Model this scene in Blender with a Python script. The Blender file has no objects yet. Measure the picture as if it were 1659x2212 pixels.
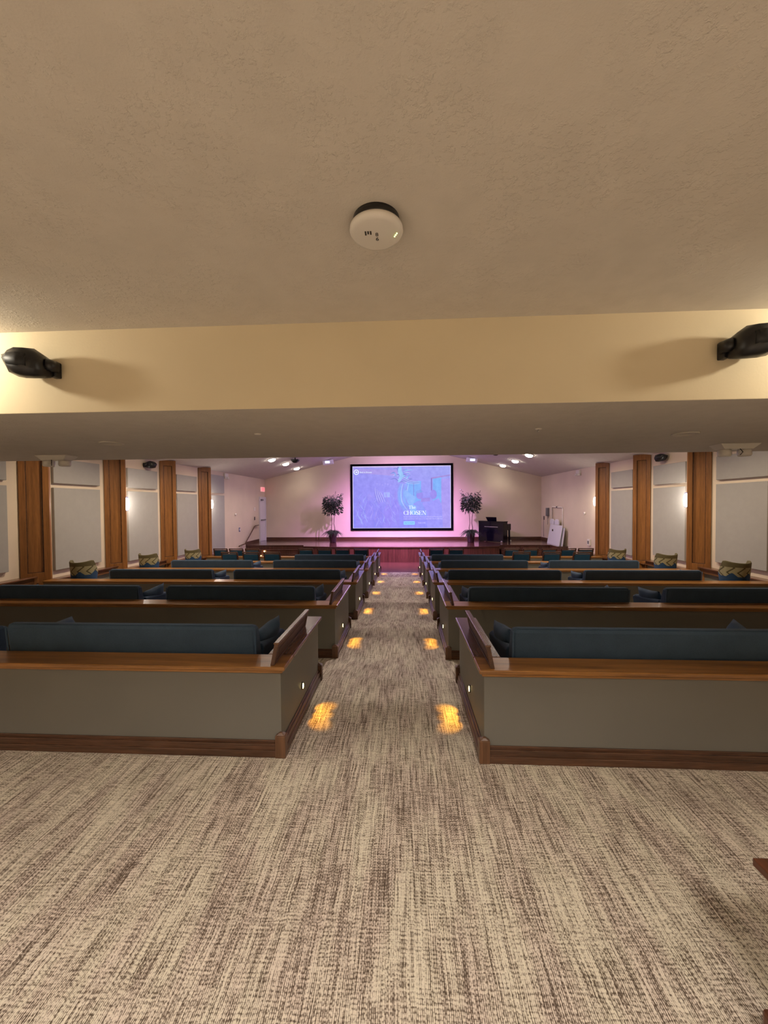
import bpy, bmesh, math, random
from mathutils import Vector, Matrix
random.seed(7)
PI = math.pi
SC = bpy.context.scene
COL = SC.collection

# ------------------------------------------------------------------ materials
def new_mat(name):
    m = bpy.data.materials.new(name); m.use_nodes = True
    nt = m.node_tree; b = nt.nodes['Principled BSDF']
    return m, nt, b
def N(nt, t, **kw):
    n = nt.nodes.new(t)
    for k, v in kw.items(): setattr(n, k, v)
    return n
def plain(name, col, rough=.5, metal=0, emit=None, estr=0, spec=.5):
    m, nt, b = new_mat(name)
    b.inputs['Base Color'].default_value = (*col, 1); b.inputs['Roughness'].default_value = rough
    b.inputs['Metallic'].default_value = metal; b.inputs['Specular IOR Level'].default_value = spec
    if emit:
        b.inputs['Emission Color'].default_value = (*emit, 1); b.inputs['Emission Strength'].default_value = estr
    return m
def coords(nt, scale, kind='Object', rot=(0, 0, 0)):
    tc = N(nt, 'ShaderNodeTexCoord'); mp = N(nt, 'ShaderNodeMapping')
    mp.inputs['Scale'].default_value = scale; mp.inputs['Rotation'].default_value = rot
    nt.links.new(tc.outputs[kind], mp.inputs['Vector']); return mp.outputs['Vector']
def noise(nt, vec, scale=1, detail=3, rough=.5):
    n = N(nt, 'ShaderNodeTexNoise'); nt.links.new(vec, n.inputs['Vector'])
    n.inputs['Scale'].default_value = scale; n.inputs['Detail'].default_value = detail; n.inputs['Roughness'].default_value = rough
    return n.outputs['Fac']
def ramp(nt, fac, stops):
    r = N(nt, 'ShaderNodeValToRGB'); nt.links.new(fac, r.inputs['Fac'])
    e = r.color_ramp.elements
    while len(e) > len(stops): e.remove(e[-1])
    while len(e) < len(stops): e.new(1)
    for i, (p, c) in enumerate(stops):
        e[i].position = p; e[i].color = (*c, 1) if len(c) == 3 else c
    return r.outputs['Color']
def bump(nt, b, h, dist=.002, strength=1):
    n = N(nt, 'ShaderNodeBump'); nt.links.new(h, n.inputs['Height'])
    n.inputs['Distance'].default_value = dist; n.inputs['Strength'].default_value = strength
    nt.links.new(n.outputs['Normal'], b.inputs['Normal'])
def mathn(nt, op, a, c=None, clamp=False):
    n = N(nt, 'ShaderNodeMath', operation=op); n.use_clamp = clamp
    for i, v in enumerate((a, c)):
        if v is None: continue
        if isinstance(v, (int, float)): n.inputs[i].default_value = v
        else: nt.links.new(v, n.inputs[i])
    return n.outputs[0]
def wood(name, dark, light, axis='x', rough=.3, coat=.25):
    m, nt, b = new_mat(name)
    s = {'x': (1.2, 22, 22), 'y': (22, 1.2, 22), 'z': (22, 22, 1.2)}[axis]
    v = coords(nt, s); g = noise(nt, v, 1.0, 6, .65)
    v2 = coords(nt, tuple(q * 6 for q in s)); g2 = noise(nt, v2, 1.0, 2, .5)
    mix = mathn(nt, 'ADD', mathn(nt, 'MULTIPLY', g, .7), mathn(nt, 'MULTIPLY', g2, .3))
    c = ramp(nt, mix, [(.36, dark), (.52, tuple((a + d) / 2 for a, d in zip(dark, light))), (.66, light)])
    nt.links.new(c, b.inputs['Base Color']); b.inputs['Roughness'].default_value = rough
    b.inputs['Coat Weight'].default_value = coat; b.inputs['Coat Roughness'].default_value = .25
    bump(nt, b, g2, .0006, .6)
    return m
def fabric(name, col, var=.25, scale=260, rough=.95, sheen=.08):
    m, nt, b = new_mat(name)
    v = coords(nt, (1, 1, 1)); f = noise(nt, v, scale, 2, .6); big = noise(nt, v, 7, 3, .6)
    mix = mathn(nt, 'ADD', mathn(nt, 'MULTIPLY', f, .55), mathn(nt, 'MULTIPLY', big, .45))
    c = ramp(nt, mix, [(.3, tuple(x * (1 - var) for x in col)), (.7, tuple(x * (1 + var) for x in col))])
    nt.links.new(c, b.inputs['Base Color']); b.inputs['Roughness'].default_value = rough
    b.inputs['Specular IOR Level'].default_value = .25
    b.inputs['Sheen Weight'].default_value = sheen; b.inputs['Sheen Roughness'].default_value = .5
    bump(nt, b, f, .0008, .7)
    return m
def paint(name, col, bscale=90, bdist=.0006, rough=.75, big=.04):
    m, nt, b = new_mat(name)
    v = coords(nt, (1, 1, 1)); f = noise(nt, v, bscale, 3, .6); g = noise(nt, v, 1.3, 2, .5)
    c = ramp(nt, g, [(.3, tuple(x * (1 - big) for x in col)), (.7, tuple(x * (1 + big) for x in col))])
    nt.links.new(c, b.inputs['Base Color']); b.inputs['Roughness'].default_value = rough
    b.inputs['Specular IOR Level'].default_value = .3
    bump(nt, b, f, bdist, .8)
    return m

M = {}
M['cap_wood'] = wood('cap_wood', (.17, .070, .015), (.42, .19, .048), 'x', .30)
M['cap_wood_y'] = wood('cap_wood_y', (.085, .035, .014), (.19, .085, .038), 'y', .27)
M['base_wood'] = wood('base_wood', (.040, .018, .010), (.13, .058, .030), 'x', .27)
M['base_wood_y'] = wood('base_wood_y', (.050, .022, .012), (.14, .062, .032), 'y', .38)
M['block_wood'] = wood('block_wood', (.075, .034, .016), (.19, .088, .042), 'z', .4)
M['rail_wood'] = wood('rail_wood', (.055, .026, .015), (.13, .060, .034), 'y', .55, 0)
M['pil_wood'] = wood('pil_wood', (.17, .067, .015), (.35, .145, .038), 'z', .42, .1)
M['chair_wood'] = wood('chair_wood', (.045, .02, .010), (.12, .055, .028), 'x', .3)
M['stage_face'] = wood('stage_face', (.055, .017, .010), (.17, .058, .036), 'z', .4)
M['stage_floor'] = wood('stage_floor', (.06, .022, .014), (.13, .050, .032), 'x', .11, .6)
M['front_floor'] = wood('front_floor', (.07, .026, .018), (.17, .065, .045), 'x', .25, .4)
M['table_wood'] = wood('table_wood', (.055, .016, .006), (.13, .04, .018), 'y', .35)
M['sage'] = paint('sage', (.165, .158, .138), 120, .0003, .6)
M['wall'] = paint('wall', (.68, .58, .40), 70, .0006, .8)
M['wall_far'] = paint('wall_far', (.68, .58, .45), 70, .0006, .8)
M['panel'] = fabric('panel', (.345, .335, .315), .06, 300)
M['blue'] = fabric('blue', (.048, .084, .140), .22, 240)
M['chair_blue'] = fabric('chair_blue', (.014, .062, .115), .2, 240)
M['black'] = plain('black_plastic', (.008, .008, .010), .35)
M['black_grille'] = plain('black_grille', (.006, .006, .007), .55)
M['piano'] = plain('piano_black', (.004, .004, .008), .12)
M['frame_black'] = plain('frame_black', (.002, .002, .004), .9, spec=.02)
M['white'] = plain('white_plastic', (.72, .68, .62), .4)
M['white2'] = plain('white_board', (.74, .74, .80), .45)
M['gray'] = plain('gray_plastic', (.16, .16, .17), .5)
M['steel'] = plain('steel', (.55, .55, .55), .3, 1)
M['door'] = plain('door_paint', (.70, .68, .72), .45)
M['pot'] = plain('pot', (.045, .022, .026), .35)
M['leaf'] = fabric('leaf', (.016, .028, .013), .5, 30, .55, 0)
M['grass'] = fabric('grass', (.028, .04, .024), .5, 25, .4, 0)
M['trunk'] = fabric('trunk', (.10, .065, .045), .3, 40, .8)
M['soil'] = fabric('soil', (.02, .014, .01), .3, 60)
M['ink'] = plain('ink', (.02, .015, .012), .6)
M['lamp_warm'] = plain('lamp_warm', (1, .95, .85), .5, 0, (1, .93, .80), 30)
M['lamp_step'] = plain('lamp_step', (1, .9, .5), .5, 0, (1, .74, .28), 14)
M['sconce'] = plain('sconce_glass', (1, .97, .93), .4, 0, (1, .95, .92), 7)
M['led'] = plain('led', (.8, 1, .3), .5, 0, (.75, 1, .25), 6)
M['exit_red'] = plain('exit_red', (.9, .05, .08), .5, 0, (1, .06, .09), 1.6)
M['exit_face'] = plain('exit_face', (.9, .5, .5), .5, 0, (1, .45, .45), .55)
M['proj_lens'] = plain('proj_lens', (.6, .7, 1), .4, 0, (.6, .65, 1), 2.0)

def ceiling_mat(name, col):
    m, nt, b = new_mat(name)
    v = coords(nt, (1, 1, 1))
    wob = noise(nt, v, 9, 2, .5)
    f = noise(nt, v, 44, 4, .62)
    blob = ramp(nt, f, [(.50, (0, 0, 0)), (.68, (1, 1, 1))])
    patch = ramp(nt, noise(nt, v, 3.2, 2, .5), [(.42, (.15,) * 3), (.60, (1,) * 3)])
    fine = noise(nt, v, 150, 2, .5)
    h = mathn(nt, 'ADD', mathn(nt, 'MULTIPLY', blob, patch), mathn(nt, 'MULTIPLY', fine, .35))
    c = ramp(nt, wob, [(.3, tuple(x * .97 for x in col)), (.7, tuple(x * 1.03 for x in col))])
    nt.links.new(c, b.inputs['Base Color']); b.inputs['Roughness'].default_value = .85
    b.inputs['Specular IOR Level'].default_value = .2
    bump(nt, b, h, .0026, .6)
    return m
M['ceil'] = ceiling_mat('ceiling_texture', (.62, .57, .50))
M['ceil_far'] = ceiling_mat('ceiling_far', (.60, .56, .52))

def carpet():
    m, nt, b = new_mat('carpet')
    tc = N(nt, 'ShaderNodeTexCoord')
    sp = N(nt, 'ShaderNodeSeparateXYZ'); nt.links.new(tc.outputs['Object'], sp.inputs[0])
    X, Y = sp.outputs[0], sp.outputs[1]
    def comb(x, y, z=0.):
        c = N(nt, 'ShaderNodeCombineXYZ')
        for i, q in enumerate((x, y, z)):
            if isinstance(q, (int, float)): c.inputs[i].default_value = q
            else: nt.links.new(q, c.inputs[i])
        return c.outputs[0]
    mul = lambda a, k: mathn(nt, 'MULTIPLY', a, k)
    sub = lambda a, c: mathn(nt, 'SUBTRACT', a, c)
    # rows of tufts, slightly irregular; light and dark runs follow the warp, fainter ones the weft
    wob = mul(noise(nt, comb(mul(X, 9), mul(Y, 9)), 1, 1, .5), .012)
    Xw = mathn(nt, 'ADD', X, wob); Yw = mathn(nt, 'ADD', Y, wob)
    PXM = .0064
    col = mathn(nt, 'FLOOR', mul(Xw, 1 / PXM)); wnq = N(nt, 'ShaderNodeTexWhiteNoise', noise_dimensions='1D'); nt.links.new(col, wnq.inputs['W'])
    sx = mathn(nt, 'POWER', mathn(nt, 'ABSOLUTE', mathn(nt, 'SINE', mul(Xw, PI / PXM))), .8)
    sy = mathn(nt, 'POWER', mathn(nt, 'ABSOLUTE', mathn(nt, 'SINE', mathn(nt, 'ADD', mul(Yw, PI / .0135), mul(wnq.outputs['Value'], 3.1)))), .5)
    bead = mathn(nt, 'MULTIPLY', sx, sy)                                 # rounded loops in tidy rows
    tuft = mathn(nt, 'ADD', mul(noise(nt, comb(mul(Xw, 250), mul(Yw, 72)), 1, 1, .5), .72), mul(bead, .34))
    warp = noise(nt, comb(mul(Xw, 235), mul(Yw, 4.2), 1.), 1, 2, .6)     # thin dark lines along the aisle
    warp2 = noise(nt, comb(mul(Xw, 85), mul(Yw, 3.4), 5.), 1, 2, .6)     # wider strands
    weft = noise(nt, comb(mul(Xw, 11), mul(Yw, 130), 9.), 1, 1, .5)       # short lines across
    zone = noise(nt, comb(mul(X, 7), mul(Y, 1.7), 3.), 1, 2, .55)
    s = mathn(nt, 'ADD', mul(tuft, 1.15), mul(warp, 1.20))
    s = mathn(nt, 'ADD', s, mul(warp2, .85)); s = mathn(nt, 'ADD', s, mul(weft, .62)); s = mathn(nt, 'ADD', s, mul(zone, .45))
    t = mul(s, 1 / 4.34)
    c = ramp(nt, t, [(.425, (.10, .076, .056)), (.463, (.21, .168, .132)), (.497, (.42, .365, .30)), (.54, (.69, .62, .515))])
    tint = ramp(nt, zone, [(.40, (1.0, .95, .95)), (.60, (1.0, 1.0, .95))])
    mx = N(nt, 'ShaderNodeMix', data_type='RGBA', blend_type='MULTIPLY'); mx.inputs['Factor'].default_value = 1
    nt.links.new(c, mx.inputs[6]); nt.links.new(tint, mx.inputs[7])
    nt.links.new(mx.outputs[2], b.inputs['Base Color'])
    b.inputs['Roughness'].default_value = 1; b.inputs['Specular IOR Level'].default_value = .1
    bump(nt, b, tuft, .004, .5)
    return m
M['carpet'] = carpet()

def tub_fabric():
    m, nt, b = new_mat('patterned_fabric')
    tc = N(nt, 'ShaderNodeTexCoord'); sp = N(nt, 'ShaderNodeSeparateXYZ'); nt.links.new(tc.outputs['Object'], sp.inputs[0])
    X, Y, Z = sp.outputs
    A = lambda a, c: mathn(nt, 'ADD', a, c); Mu = lambda a, c: mathn(nt, 'MULTIPLY', a, c); PP = lambda a, k: mathn(nt, 'PINGPONG', a, k)
    ang = mathn(nt, 'ARCTAN2', X, mathn(nt, 'MULTIPLY', Y, -1))
    peaks = mathn(nt, 'LESS_THAN', A(Z, Mu(PP(A(Mu(ang, .9), .2), .55), -.2)), .60)
    blue = mathn(nt, 'MAXIMUM', mathn(nt, 'LESS_THAN', Z, .64), mathn(nt, 'MULTIPLY', peaks, mathn(nt, 'LESS_THAN', Z, .70)))
    olive = mathn(nt, 'GREATER_THAN', Z, .795)
    diag = mathn(nt, 'LESS_THAN', PP(A(Mu(ang, 1.05), Mu(PP(Mu(Z, 7.), .55), .9)), .36), .075)
    def mix(f, c0, c1):
        x = N(nt, 'ShaderNodeMix', data_type='RGBA'); nt.links.new(f, x.inputs[0])
        for i, c in ((6, c0), (7, c1)):
            if isinstance(c, tuple): x.inputs[i].default_value = (*c, 1)
            else: nt.links.new(c, x.inputs[i])
        return x.outputs[2]
    c = mix(diag, (.30, .27, .15), (.075, .060, .022)); c = mix(olive, c, (.095, .078, .030)); c = mix(blue, c, (.014, .050, .12))
    nt.links.new(c, b.inputs['Base Color']); b.inputs['Roughness'].default_value = .85
    return m
M['tub'] = tub_fabric()

# ------------------------------------------------------------------ mesh helpers
class MB:
    def __init__(s): s.bm = bmesh.new(); s.mi = 0
    def _done(s, faces):
        for f in faces: f.material_index = s.mi
        return s
    def box(s, x0, x1, y0, y1, z0, z1):
        v = [s.bm.verts.new((x, y, z)) for z in (z0, z1) for (x, y) in ((x0, y0), (x1, y0), (x1, y1), (x0, y1))]
        q = [(3, 2, 1, 0), (4, 5, 6, 7), (0, 1, 5, 4), (1, 2, 6, 5), (2, 3, 7, 6), (3, 0, 4, 7)]
        return s._done([s.bm.faces.new([v[i] for i in f]) for f in q])
    def hexa(s, pts):   # 8 points: bottom ring, top ring
        v = [s.bm.verts.new(p) for p in pts]
        q = [(3, 2, 1, 0), (4, 5, 6, 7), (0, 1, 5, 4), (1, 2, 6, 5), (2, 3, 7, 6), (3, 0, 4, 7)]
        return s._done([s.bm.faces.new([v[i] for i in f]) for f in q])
    def prism(s, poly, a, b, axis='z'):
        def P(p, h):
            return {'z': (p[0], p[1], h), 'y': (p[0], h, p[1]), 'x': (h, p[0], p[1])}[axis]
        lo = [s.bm.verts.new(P(p, a)) for p in poly]; hi = [s.bm.verts.new(P(p, b)) for p in poly]
        n = len(poly); F = [s.bm.faces.new(lo[::-1]), s.bm.faces.new(hi)]
        for i in range(n): F.append(s.bm.faces.new((lo[i], lo[(i + 1) % n], hi[(i + 1) % n], hi[i])))
        return s._done(F)
    def lathe(s, prof, seg=24, c=(0, 0), sx=1, sy=1, close=True):
        rings = []
        for r, z in prof:
            rings.append([s.bm.verts.new((c[0] + r * sx * math.cos(2 * PI * i / seg), c[1] + r * sy * math.sin(2 * PI * i / seg), z)) for i in range(seg)])
        F = []
        for a, b in zip(rings, rings[1:]):
            for i in range(seg):
                F.append(s.bm.faces.new((a[i], a[(i + 1) % seg], b[(i + 1) % seg], b[i])))
        if close:
            F.append(s.bm.faces.new(rings[0][::-1])); F.append(s.bm.faces.new(rings[-1]))
        for f in F: f.smooth = True
        return s._done(F)
    def tube(s, pts, r, seg=10):
        pts = [Vector(p) for p in pts]; rings = []; F = []
        for i, p in enumerate(pts):
            d = (pts[min(i + 1, len(pts) - 1)] - pts[max(i - 1, 0)]).normalized()
            up = Vector((0, 0, 1)) if abs(d.z) < .95 else Vector((1, 0, 0))
            a = d.cross(up).normalized(); b2 = a.cross(d)
            rr = r[i] if isinstance(r, (list, tuple)) else r
            rings.append([s.bm.verts.new(p + a * rr * math.cos(2 * PI * k / seg) + b2 * rr * math.sin(2 * PI * k / seg)) for k in range(seg)])
        for a, b in zip(rings, rings[1:]):
            for i in range(seg): F.append(s.bm.faces.new((a[i], a[(i + 1) % seg], b[(i + 1) % seg], b[i])))
        F.append(s.bm.faces.new(rings[0][::-1])); F.append(s.bm.faces.new(rings[-1]))
        for f in F: f.smooth = True
        return s._done(F)
    def loft(s, secs, cap=True, smooth=True):
        rings = [[s.bm.verts.new(p) for p in sec] for sec in secs]; F = []; n = len(secs[0])
        for a, b in zip(rings, rings[1:]):
            for i in range(n): F.append(s.bm.faces.new((a[i], a[(i + 1) % n], b[(i + 1) % n], b[i])))
        if cap: F += [s.bm.faces.new(rings[0][::-1]), s.bm.faces.new(rings[-1])]
        for f in F: f.smooth = smooth
        return s._done(F)
    def build(s, name, mats, parent=None, bevel=0, seg=2, rot=None, loc=None):
        bmesh.ops.recalc_face_normals(s.bm, faces=s.bm.faces)
        me = bpy.data.meshes.new(name); s.bm.to_mesh(me); s.bm.free()
        for m in (mats if isinstance(mats, (list, tuple)) else [mats]): me.materials.append(m)
        o = bpy.data.objects.new(name, me); COL.objects.link(o)
        if parent: o.parent = parent
        if loc: o.location = loc
        if rot: o.rotation_euler = rot
        if bevel:
            b = o.modifiers.new('bevel', 'BEVEL'); b.width = bevel; b.segments = seg; b.limit_method = 'ANGLE'; b.angle_limit = math.radians(40)
            b.harden_normals = False
        return o
def box(name, x0, x1, y0, y1, z0, z1, m, parent=None, bevel=0):
    return MB().box(min(x0, x1), max(x0, x1), y0, y1, z0, z1).build(name, m, parent, bevel)
def tag(o, label, cat, group=None):
    o['label'] = label; o['category'] = cat
    if group: o['group'] = group
    return o
def thing(name, label, cat, loc=(0, 0, 0), rz=0, group=None):
    o = bpy.data.objects.new(name, None); COL.objects.link(o); o.empty_display_size = .1
    o.location = loc; o.rotation_euler = (0, 0, rz); return tag(o, label, cat, group)
def struct(o): o['kind'] = 'structure'; return o
def dup(src, loc, rz, label):
    r = src.copy(); COL.objects.link(r); r.location = loc; r.rotation_euler = (0, 0, rz); r['label'] = label
    for ch in list(src.children):
        c = ch.copy(); COL.objects.link(c); c.parent = r
        for g in list(ch.children):
            d = g.copy(); COL.objects.link(d); d.parent = c
    return r
def text_mesh(name, body, size, m, parent=None, loc=(0, 0, 0), rot=(0, 0, 0), ext=.002, align='LEFT', sx=1):
    cu = bpy.data.curves.new(name + '_c', 'FONT'); cu.body = body; cu.size = size; cu.extrude = ext; cu.align_x = align
    t = bpy.data.objects.new(name + '_t', cu); COL.objects.link(t)
    bpy.context.view_layer.update()
    dg = bpy.context.evaluated_depsgraph_get()
    me = bpy.data.meshes.new_from_object(t.evaluated_get(dg)); bpy.data.objects.remove(t)
    me.materials.clear(); me.materials.append(m)
    for v in me.vertices: v.co.x *= sx
    o = bpy.data.objects.new(name, me); COL.objects.link(o); o.location = loc; o.rotation_euler = rot
    if parent: o.parent = parent
    return o
ORD = ['first', 'second', 'third', 'fourth', 'fifth', 'sixth', 'seventh', 'eighth']

# ------------------------------------------------------------------ dimensions
ROW = [2.39, 4.31, 6.16, 8.02, 9.75, 11.52]
FL = [0, -.142, -.257, -.372, -.475, -.587]
WX = 6.2; CZ = 2.72; BZ = 2.20; BY0, BY1 = 2.37, 4.82
EZ = 2.76; SL = .244; YB = 17.3; LOW = -.60; YR = -4.0; SZ = -.01
def gz(x): return EZ + SL * (WX - abs(x))

# ------------------------------------------------------------------ setting
prof = [(YR, 0), (3.45, 0)]
for k in range(1, 6):
    prof += [(ROW[k], FL[k]), (ROW[k] + 1.06, FL[k])]
prof[-1] = (12.31, FL[5]); 
b = MB(); poly = prof + [(12.31, -1.0), (YR, -1.0)]
b.prism(poly, -WX, WX, 'x'); struct(b.build('floor', M['carpet']))
struct(box('floor', -WX, WX, 12.31, YB, -1.0, LOW, M['front_floor']))
struct(box('ceiling', -WX, WX, YR, BY0, CZ, CZ + .2, M['ceil']))
b = MB(); b.prism([(-WX, EZ), (0, gz(0)), (WX, EZ), (WX, EZ + .2), (0, gz(0) + .2), (-WX, EZ + .2)], BY1, YB, 'y')
struct(b.build('ceiling', M['ceil_far']))
# dropped beam across the room: painted front face, textured underside
b = MB(); b.prism([(-WX, BZ), (WX, BZ), (WX, EZ + .2), (0, gz(0) + .2), (-WX, EZ + .2)], BY0, BY1, 'y')
b.bm.faces.ensure_lookup_table(); b.bm.normal_update()
bmesh.ops.recalc_face_normals(b.bm, faces=b.bm.faces)
for f in b.bm.faces:
    if f.normal.z < -.9: f.material_index = 1
struct(b.build('wall_beam', [M['wall'], M['ceil']], bevel=.004))
for s, n in ((-1, 'left'), (1, 'right')):
    struct(box('wall_' + n, s * WX, s * (WX + .2), YR, YB + .2, -1.0, EZ + .25, M['wall_far']))
b = MB(); b.prism([(-WX, -1), (WX, -1), (WX, EZ + .1), (0, gz(0) + .1), (-WX, EZ + .1)], YB, YB + .2, 'y')
struct(b.build('wall_stage', M['wall_far']))
struct(box('wall_rear', -WX, WX, YR - .2, YR, -1, CZ + .2, M['wall']))
# stepped wooden wainscot ledges along the side walls
n = 1
for s in (-1, 1):
    for k in range(0, 6):
        y0 = ROW[k] if k else YR; y1 = ROW[k + 1] if k < 5 else 12.6
        h = FL[k] + .56
        b = MB()
        b.box(min(s * WX, s * 6.12), max(s * WX, s * 6.12), y0, y1, FL[k] - .02, h - .12)
        b.mi = 1; b.box(min(s * WX, s * 6.07), max(s * WX, s * 6.07), y0, y1, h - .12, h - .02)
        b.box(min(s * WX, s * 6.03), max(s * WX, s * 6.03), y0, y1, h - .02, h + .004)
        struct(b.build('trim_%d' % n, [M['sage'], M['cap_wood_y']], bevel=.004)); n += 1

# ------------------------------------------------------------------ knee walls with wooden caps
row_words = ['back row, nearest', 'second row from the back', 'third row from the back', 'fourth row from the back', 'fifth row from the back', 'front row, closest to the stage']
def knee_wall(k, s):
    side = 'left' if s < 0 else 'right'
    g = thing('knee_wall', 'sage green L-shaped low wall with wooden cap, %s, %s of aisle' % (row_words[k], side), 'low wall', (0, ROW[k], FL[k]), 0, 'low walls between the seating rows')
    H = .577 if k == 0 else .606
    xe = 6.12 if k < 2 else 5.93
    hx = lambda a, c: (min(s * a, s * c), max(s * a, s * c))
    F, SD, LEN = .64, .76, 1.06
    b = MB(); x0, x1 = hx(F, xe); b.box(x0, x1, 0, .15, -.0, H - .034); b.build('back_panel', M['sage'], g)
    x0, x1 = hx(F, SD); b = MB().box(x0, x1, .15, LEN, -.0, H - .034); b.build('side_panel', M['sage'], g)
    # caps with a small moulding under the edge
    b = MB(); x0, x1 = hx(F - .033, xe); b.box(x0, x1, -.026, .185, H - .026, H)
    x0, x1 = hx(F - .016, xe); b.box(x0, x1, -.014, .165, H - .045, H - .026); b.build('back_cap', M['cap_wood'], g, .006)
    b = MB(); x0, x1 = hx(F - .033, SD + .03); b.box(x0, x1, .187, LEN + .02, H - .026, H)
    x0, x1 = hx(F - .016, SD + .015); b.box(x0, x1, .187, LEN + .01, H - .045, H - .026); b.build('side_cap', M['cap_wood_y'], g, .006)
    # baseboards, stepped profile, with corner blocks
    b = MB()
    for d, z in ((.030, .045), (.017, .052), (.022, .082), (.010, .10)):
        x0, x1 = hx(F + .015, xe); b.box(x0, x1, -d, .0, 0, z)
    b.build('baseboard', M['base_wood'], g, .003)
    b = MB()
    for d, z in ((.028, .045), (.016, .052), (.021, .082), (.010, .10)):
        x0, x1 = hx(F - d, F); b.box(x0, x1, .015, LEN - .02, 0, z)
    b.build('baseboard', M['base_wood_y'], g, .003)
    for y in (-.034, LEN - .02):
        b = MB(); x0, x1 = hx(F - .036, F + .03); b.box(x0, x1, y, y + .05, 0, .14)
        xx0, xx1 = hx(F - .030, F + .026); b.hexa([(xx0, y + .004, .14), (xx1, y + .004, .14), (xx1, y + .046, .14), (xx0, y + .046, .14)] + [((xx0 + xx1) / 2 + q * .008, y + .025 + w * .008, .155) for q, w in ((-1, -1), (1, -1), (1, 1), (-1, 1))])
        b.build('corner_block', M['block_wood'] if y < 0 else M['base_wood_y'], g, .003)
    # raised privacy board, leaning slightly to the aisle, with a framed panel
    def lean(xb, y, z): return (s * (xb - z * .20), y, H + z)
    def slab(b, xa, xb, y0, y1, z0, z1):
        b.hexa([lean(xa, y0, z0), lean(xb, y0, z0), lean(xb, y1, z0), lean(xa, y1, z0), lean(xa, y0, z1), lean(xb, y0, z1), lean(xb, y1, z1), lean(xa, y1, z1)])
    b = MB(); slab(b, .686, .706, .0, .78, .0, .135)
    slab(b, .680, .686, .0, .78, .108, .135); slab(b, .680, .686, .0, .78, 0, .022); slab(b, .680, .686, .0, .04, .022, .108); slab(b, .680, .686, .74, .78, .022, .108)
    slab(b, .683, .686, .06, .72, .040, .090)
    r = b.build('rail_board', M['rail_wood'], g, .002)
    b = MB(); slab(b, .676, .711, -.006, .786, .135, .147); b.build('rail_nosing', M['cap_wood_y'], r, .004)
    # aisle step light
    y, z = .50, .21
    b = MB(); b.lathe([(.001, -.006), (.030, -.006), (.030, .004), (.022, .006)], 20, (0, 0), .62, 1)
    o = b.build('step_light', M['black'], g); o.rotation_euler = (PI / 2, 0, s * -PI / 2); o.location = (s * (F - .002), y, z); 
    b = MB(); b.lathe([(.001, .003), (.0215, .003), (.020, .009), (.001, .011)], 20, (0, 0), .62, 1)
    q = b.build('lens', M['lamp_step'], o)
    for dy in ((-.105, 0, .105) if k < 3 else (-.06, .06)):
        ld = bpy.data.lights.new('step_spot', 'SPOT'); ld.energy = STEP_W; ld.color = (1, .44, .035); ld.spot_size = math.radians(36 if k < 3 else 42); ld.spot_blend = .9; ld.shadow_soft_size = .006
        lo = bpy.data.objects.new('step_spot', ld); COL.objects.link(lo); lo.location = (s * (F - .028), ROW[k] + y, FL[k] + z + .01)
        lo.rotation_euler = Vector((-s * .125, dy - .02, -z - .01)).to_track_quat('-Z', 'Y').to_euler()
    return g
STEP_W = 9.5
for k in range(6):
    for s in (-1, 1): knee_wall(k, s)

# ------------------------------------------------------------------ sofas
def make_sofa():
    g = thing('sofa', 'x', 'sofa', (0, 0, 0), 0, 'blue sofas in the seating rows')
    W = .91
    # back: leaning slab, bottom at z .12 to .76, top leans towards the rear (-y)
    def bk(z): return -.085 * (z - .3)
    secs = []
    for z, t in ((.14, .0), (.30, .0), (.55, .0), (.735, .0), (.757, .012), (.765, .03)):
        y0 = bk(z) + t * .5; y1 = bk(z) + .15 - t * .5 - max(0, z - .3) * .19
        r = .015
        secs.append([(-W + t, y0 + r, z), (-W + t + r, y0, z), (W - t - r, y0, z), (W - t, y0 + r, z), (W - t, y1, z), (-W + t, y1, z)])
    b = MB(); b.loft(secs, smooth=False); b.build('backrest', M['blue'], g, .012, 3)
    for x in (-1, 1):
        b = MB(); b.tube([(x * (W - .003), bk(.2), .2), (x * (W - .003), bk(.745), .745)], .006, 6); b.build('piping', M['blue'], g)
    b = MB().box(-W + .09, W - .09, .12, .58, .20, .28); b.build('seat_base', M['blue'], g, .02, 3)
    for x in (-1, 1):
        b = MB().box(min(x * .008, x * (W - .1)), max(x * .008, x * (W - .1)), .14, .60, .28, .385); b.build('seat_cushion', M['blue'], g, .035, 4)
        # flared arm, highest at the front tip
        secs = []
        for y, zt, fl in ((.09, .60, -.01), (.20, .59, -.005), (.35, .58, .0), (.52, .57, .01), (.56, .55, .01)):
            zb = .14
            secs.append([(x * (W - .10), y, zb), (x * W, y, zb), (x * (W + fl * .6), y, (zt + zb) / 2 + .05), (x * (W + fl + .02), y, zt - .02), (x * (W + fl), y, zt), (x * (W - .06 + fl), y, zt - .005), (x * (W - .10 + fl * .5), y, (zt + zb) / 2)])
        b = MB(); b.loft(secs, smooth=False); b.build('armrest', M['blue'], g, .01, 3)
        for y in (.05, .50):
            b = MB().box(x * (W - .10) - .025, x * (W - .10) + .025, y, y + .05, 0, .145); b.build('leg', M['chair_wood'], g, .004)
    return g
SOFAS = []
for k, xs in ((0, (-1.79, 1.78, -4.26, 4.26)), (1, (-1.83, -4.0, 1.81, 4.03)), (2, (-1.83, -4.02, 1.785, 3.98)), (3, (-1.79, -4.08, 1.84, 4.105)), (4, (-1.815, 1.77))):
    for x in xs: SOFAS.append((k, x))
sofa0 = None
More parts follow.
